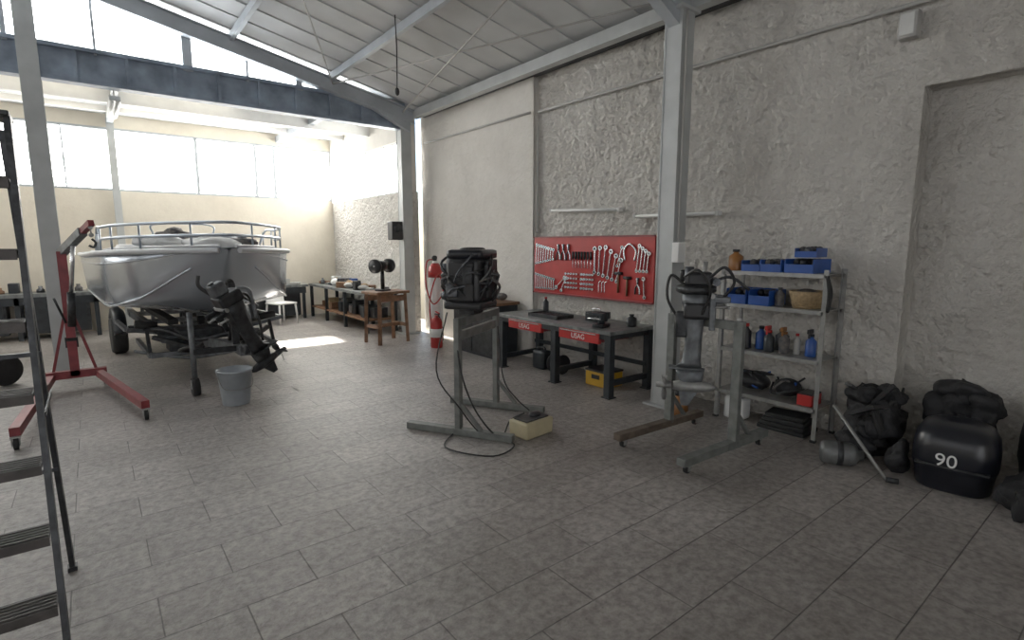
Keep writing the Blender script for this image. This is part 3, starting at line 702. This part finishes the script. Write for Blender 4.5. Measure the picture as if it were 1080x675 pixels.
for sg in (-1,1):
    b.bar((sg*.55,4.9,.48),(sg*.55,2.2,.48),.08,.11,'trail'); b.bar((sg*.55,2.25,.48),(0,.0,.46),.08,.11,'trail')
    b.bar((sg*.42,1.4,.66),(sg*.42,4.6,.66),.12,.07,'rubber')
    for y in (1.6,3.2,4.4): b.bar((sg*.42,y,.48),(sg*.42,y,.64),.05,.05,'trail')
    b.lathe([(.16,-.09),(.26,-.10),(.29,-.06),(.29,.06),(.26,.10),(.16,.09)],(sg*.88,3.3,.29),'rubber',(0,pi/2,0),28); b.lathe([(.03,-.05),(.16,-.08),(.16,.08),(.03,.05)],(sg*.88,3.3,.29),'trail',(0,pi/2,0),20)
    b.tube([(sg*.88,2.9,.35),(sg*.88,3.0,.58),(sg*.88,3.3,.66),(sg*.88,3.6,.58),(sg*.88,3.7,.35)],.09,'legs',6,4)
    b.bar((sg*.95,1.3,.62),(sg*.1,1.5,.42),.06,.05,'trail'); b.bar((sg*.95,1.3,.62),(sg*.95,2.5,.60),.05,.05,'trail')
    b.bar((sg*.7,1.1,.52),(sg*.2,.7,.34),.05,.05,'dark')
    b.cyl((sg*.62,1.3,.64),(sg*.86,1.3,.68),.05,'rubber')
    b.bar((sg*.75,1.0,.30),(sg*.75,2.2,.34),.05,.06,'trail'); b.bar((sg*.75,1.05,.30),(sg*.75,1.2,.60),.04,.04,'dark')
for y in (1.2,1.5,2.3,3.3,4.6): b.bar((-.6,y,.46),(.6,y,.46),.06,.08,'trail')
for y in (1.2,1.7,2.6): b.cyl((-.07,y,.62),(.07,y,.62),.06,'rubber'); b.bar((0,y,.46),(0,y,.60),.05,.05,'trail')
b.bar((-.75,1.0,.30),(.75,1.0,.30),.06,.06,'trail'); b.box((-.35,1.1,.40),(.4,.3,.14),'dark',bev=.02)
b.bar((0,.5,.46),(0,-.35,.46),.09,.09,'trail'); b.box((0,-.42,.50),(.08,.18,.10),'dark',bev=.02)
b.bar((0,.02,.46),(.0,.04,1.24),.07,.07,'dark'); b.box((0,.0,1.06),(.16,.2,.16),'dark',bev=.02); b.lathe([(.06,-.06),(.06,.06)],(0,-.08,1.08),'grease',(0,pi/2,0)); b.bar((.1,.0,1.08),(.25,-.1,.96),.02,.02,'dark'); b.sph((0,.1,1.24),(.05,.05,.05),'rubber')
for sg in (-1,1): b.bar((sg*.02,.25,.46),(0,.06,1.0),.03,.03,'dark')
b.cyl((-.50,-.2,.14),(-.50,-.2,.95),.030,'trail'); b.bar((-.50,-.2,.5),(-.02,-.15,.48),.06,.06,'dark'); b.bar((-.50,-.2,.95),(-.42,-.35,.98),.02,.02,'dark')
b.lathe([(.03,-.03),(.10,-.035),(.10,.035),(.03,.03)],(-.50,-.2,.10),'rubber',(0,pi/2,0),20); b.box((-.54,-.2,.13),(.008,.05,.1),'galv'); b.box((-.46,-.2,.13),(.008,.05,.1),'galv')
b.tube([(-.3,.3,.5),(-.5,.6,.4),(-.2,1.0,.3),(.2,.8,.42)],.02,'cable'); b.box((-.2,1.0,.56),(.5,.4,.12),'dark',bev=.02); b.bar((-.9,1.5,.62),(.4,.7,.55),.06,.06,'dark')
b.tube([(-.9,1.7,.55),(-.6,1.0,.62),(-.3,.7,.5),(.1,.4,.6)],.028,'dark'); b.tube([(-.9,1.2,.35),(-.4,.9,.25),(-.1,.6,.3),(.1,.2,.4)],.022,'trail')
b.done()
b=B('white_bucket',(1.10,6.22,0)); b.lathe([(.13,0),(.135,.01),(.17,.36),(.18,.36),(.18,.38),(.165,.38),(.125,.02)],(0,0,0),'bucket',seg=28); b.tube([(-.17,0,.33),(-.12,-.16,.2),(.12,-.16,.2),(.17,0,.33)],.005,'galv'); b.done()
b=B('outboard_motor_leg',(1.20,6.36,.93),.3)
leg(b,'dark','dark')
b.box((0,0,.22),(.26,.2,.14),'dark',bev=.03); b.tube([(.1,.05,.2),(.25,.1,.1),(.2,.05,-.2),(.1,0,-.4)],.015,'cable'); b.cyl((-.05,.0,.2),(-.08,.0,.45),.03,'dark'); b.tube([(-.1,.05,.3),(-.15,.1,.45),(-.1,.1,.55)],.02,'cable')
b.box((-.05,.0,.36),(.16,.12,.14),'trail',bev=.02); b.tube([(.1,-.08,.3),(.2,-.1,.2),(.12,-.1,-.1)],.018,'trail')
bmesh.ops.rotate(b.bm,verts=b.bm.verts,cent=(0,0,0),matrix=Matrix.Rotation(radians(-26),3,'Y'))
b.done()

# ---------------------------------------------------------------- far area stuff
b=B('wooden_stand',(3.98,8.62,0),.15)
for x in (-.26,.26):
    for y in (-.2,.2): b.bar((x*1.1,y*1.1,0),(x,y,.86),.055,.055,'wood')
b.box((0,0,.88),(.66,.5,.045),'wood',bev=.008); b.box((0,-.2,.78),(.5,.025,.1),'wood'); b.box((0,.2,.78),(.5,.025,.1),'wood')
for x in (-.27,.27): b.box((x,0,.3),(.03,.42,.06),'wood')
b.box((0,0,.3),(.5,.03,.06),'wood'); b.done()
b=B('bench_grinder',(3.92,8.6,.903),.5); b.box((0,0,.015),(.2,.18,.03),'dark'); b.cyl((0,0,.03),(0,0,.34),.035,'dark'); b.cyl((-.12,0,.43),(.12,0,.43),.09,'black')
for x in (-.19,.19): b.lathe([(.02,-.03),(.12,-.03),(.12,.03),(.02,.03)],(x,0,.43),'black',(0,pi/2,0)); b.cyl((x*.6,0,.43),(x*1.2,0,.43),.015,'galv')
b.done()
b=B('workbench',(4.35,11.25,0)); b.box((0,0,.76),(.7,3.3,.05),'benchtop')
for y in (-1.6,-.5,.6,1.6):
    for x in (-.3,.3): b.box((x,y,.37),(.06,.06,.74),'legs')
b.box((0,0,.25),(.64,3.2,.03),'wood'); b.done()
b=B('workbench',(2.6,12.93,0)); b.box((0,0,.76),(2.6,.66,.05),'benchtop'); b.box((0,-.3,.66),(2.5,.03,.14),'legs')
for x in (-1.2,-.4,.4,1.2):
    for y in (-.28,.28): b.box((x,y,.37),(.06,.06,.74),'legs')
b.box((0,.05,.4),(2.3,.45,.66),'legs'); b.done()
b=B('workbench',(-1.7,12.93,0)); b.box((0,0,.80),(3.6,.66,.06),'benchtop'); b.box((0,-.3,.70),(3.5,.03,.14),'legs')
for x in (-1.7,-.6,.6,1.7):
    for y in (-.28,.28): b.box((x,y,.385),(.07,.07,.77),'legs')
for x in (-1.15,0,1.15): b.box((x,.02,.40),(.9,.45,.60),'dark',bev=.01); b.box((x,-.21,.40),(.8,.02,.5),'legs'); b.cyl((x-.1,-.23,.5),(x+.1,-.23,.5),.01,'galv',seg=8)
b.done()
rn=random.Random(11)
b=B('clutter_on_bench',(-1.7,12.93,.832))
for i in range(18):
    x=-1.6+i*.18;h=rn.uniform(.06,.35); m=rn.choice(('dark','trunk','legs','grease','wood','dgal'))
    if rn.random()<.6: b.box((x,rn.uniform(-.1,.1),h/2),(rn.uniform(.08,.16),.2,h),m,(0,0,0),bev=.01)
    else: b.lathe([(.06,0),(.06,h*.7),(.03,h),(.03,h+.04)],(x,0,0),m,seg=12)
b.done()
b=B('clutter_on_bench',(4.35,11.2,.787))
for i in range(30):
    x=rn.uniform(-.2,.2);y=rn.uniform(-1.4,1.4);h=rn.uniform(.05,.2);m=rn.choice(('dark','grease','legs','trunk','conduit','blueb','white','tan','wood'))
    k=rn.random()
    if k<.4: b.box((x,y,h/2),(rn.uniform(.08,.2),rn.uniform(.08,.25),h),m,(0,0,rn.random()),bev=.01)
    elif k<.7: b.lathe([(.05,0),(.05,h*.8),(.02,h),(.02,h+.04)],(x,y,0),m,seg=12)
    else: b.sph((x,y,h*.45),(.1,.1,h*.4),m,rough=.2)
b.done()
b=B('clutter_on_bench',(2.6,12.9,.787))
for i in range(14):
    x=rn.uniform(-1.1,1.1);h=rn.uniform(.04,.12); b.box((x,rn.uniform(-.15,.15),h/2),(rn.uniform(.1,.3),.2,h),rn.choice(('dark','trunk','conduit','legs')),(0,0,rn.random()),bev=.01)
b.done()
b=B('clutter_under_bench',(4.35,11.2,.268))
for i in range(14):
    h=rn.uniform(.1,.3); b.box((rn.uniform(-.1,.1),-1.4+i*.21,h/2),(.3,.17,h),rn.choice(('dark','trunk','wood','legs','tan')),(0,0,0),bev=.01)
b.done()
b=B('plastic_chair',(3.15,12.1,0),.4)
for x in (-.2,.2):
    for y in (-.2,.2): b.cyl((x*1.15,y*1.15,0),(x,y,.43),.02,'white',seg=8)
b.box((0,0,.44),(.46,.46,.035),'white',bev=.015)
b.box((0,.22,.66),(.44,.03,.42),'white',(-.15,0,0),bev=.012); b.done()
b=B('gas_cylinder',(4.62,8.0,0)); b.lathe([(.12,0),(.125,.02),(.125,1.2),(.10,1.32),(.05,1.38),(.04,1.42)],(0,0,0),'white',seg=24); b.lathe([(.127,1.14),(.126,1.24),(.103,1.325),(.055,1.385)],(0,0,0),'red',seg=24); b.cyl((0,0,1.42),(0,0,1.5),.03,'galv'); b.cyl((0,-.06,1.49),(0,.06,1.49),.012,'galv'); b.lathe([(.045,0),(.045,.03)],(-.05,-.05,1.47),'dark',(pi/2,0,0),16)
b.tube([(-.04,-.04,1.45),(-.22,-.1,1.4),(-.26,-.14,1.0),(-.14,-.16,.7),(.05,-.16,.9),(-.05,-.17,1.2),(-.2,-.15,.8),(-.16,-.1,.3)],.012,'red')
b.done()
b=B('fire_extinguisher',(4.40,7.62,0)); b.lathe([(.09,0),(.10,.015),(.10,.42),(.08,.48),(.03,.51),(.03,.54)],(0,0,0),'red',seg=24); b.box((0,-.03,.56),(.03,.12,.02),'black'); b.box((0,-.04,.59),(.025,.12,.012),'red',(.2,0,0)); b.lathe([(.101,.18),(.101,.32)],(0,0,0),'white',seg=24)
b.tube([(0,.03,.53),(.09,.06,.5),(.13,.03,.3),(.12,0,.1)],.012,'black'); b.done()
b=B('shop_cabinet',(4.80,6.80,0)); b.box((0,0,.4),(.46,1.1,.8),'legs',bev=.01); b.box((0,0,.82),(.50,1.15,.04),'wood'); b.box((-.235,-.27,.4),(.012,.5,.7),'dark'); b.box((-.235,.27,.4),(.012,.5,.7),'dark'); b.done()
b=B('pile_of_parts',(4.80,6.80,.845))
for i in range(12): b.sph((rn.uniform(-.15,.15),rn.uniform(-.42,.42),.065),(.08,.09,.06),rn.choice(('dark','trunk','wood','grease')),rough=.2,seg=12)
b.done()

# ---------------------------------------------------------------- lights / world
w=bpy.data.worlds.new('sky'); scene.world=w; w.use_nodes=True; N=w.node_tree.nodes; L=w.node_tree.links
sk=N.new('ShaderNodeTexSky'); sk.sky_type='NISHITA'; sk.sun_disc=False; sk.sun_elevation=radians(60)
L.new(sk.outputs[0],N['Background'].inputs[0]); N['Background'].inputs[1].default_value=.3
sd=bpy.data.lights.new('sun','SUN'); sd.energy=45; sd.angle=radians(2.5); sd.color=(1,.96,.88)
so=bpy.data.objects.new('sun',sd); bpy.context.collection.objects.link(so)
so.rotation_euler=Vector((0.02,.50,1)).to_track_quat('Z','Y').to_euler(); so.location=(2,14,10)

# ---------------------------------------------------------------- camera
cam=bpy.data.cameras.new('camera'); co=bpy.data.objects.new('camera',cam); bpy.context.collection.objects.link(co)
co.location=(0,0,1.7); co.rotation_euler=(radians(90-8.1),0,radians(-38.2)); cam.lens=560/1080*36; cam.sensor_width=36; cam.clip_start=.05
scene.camera=co
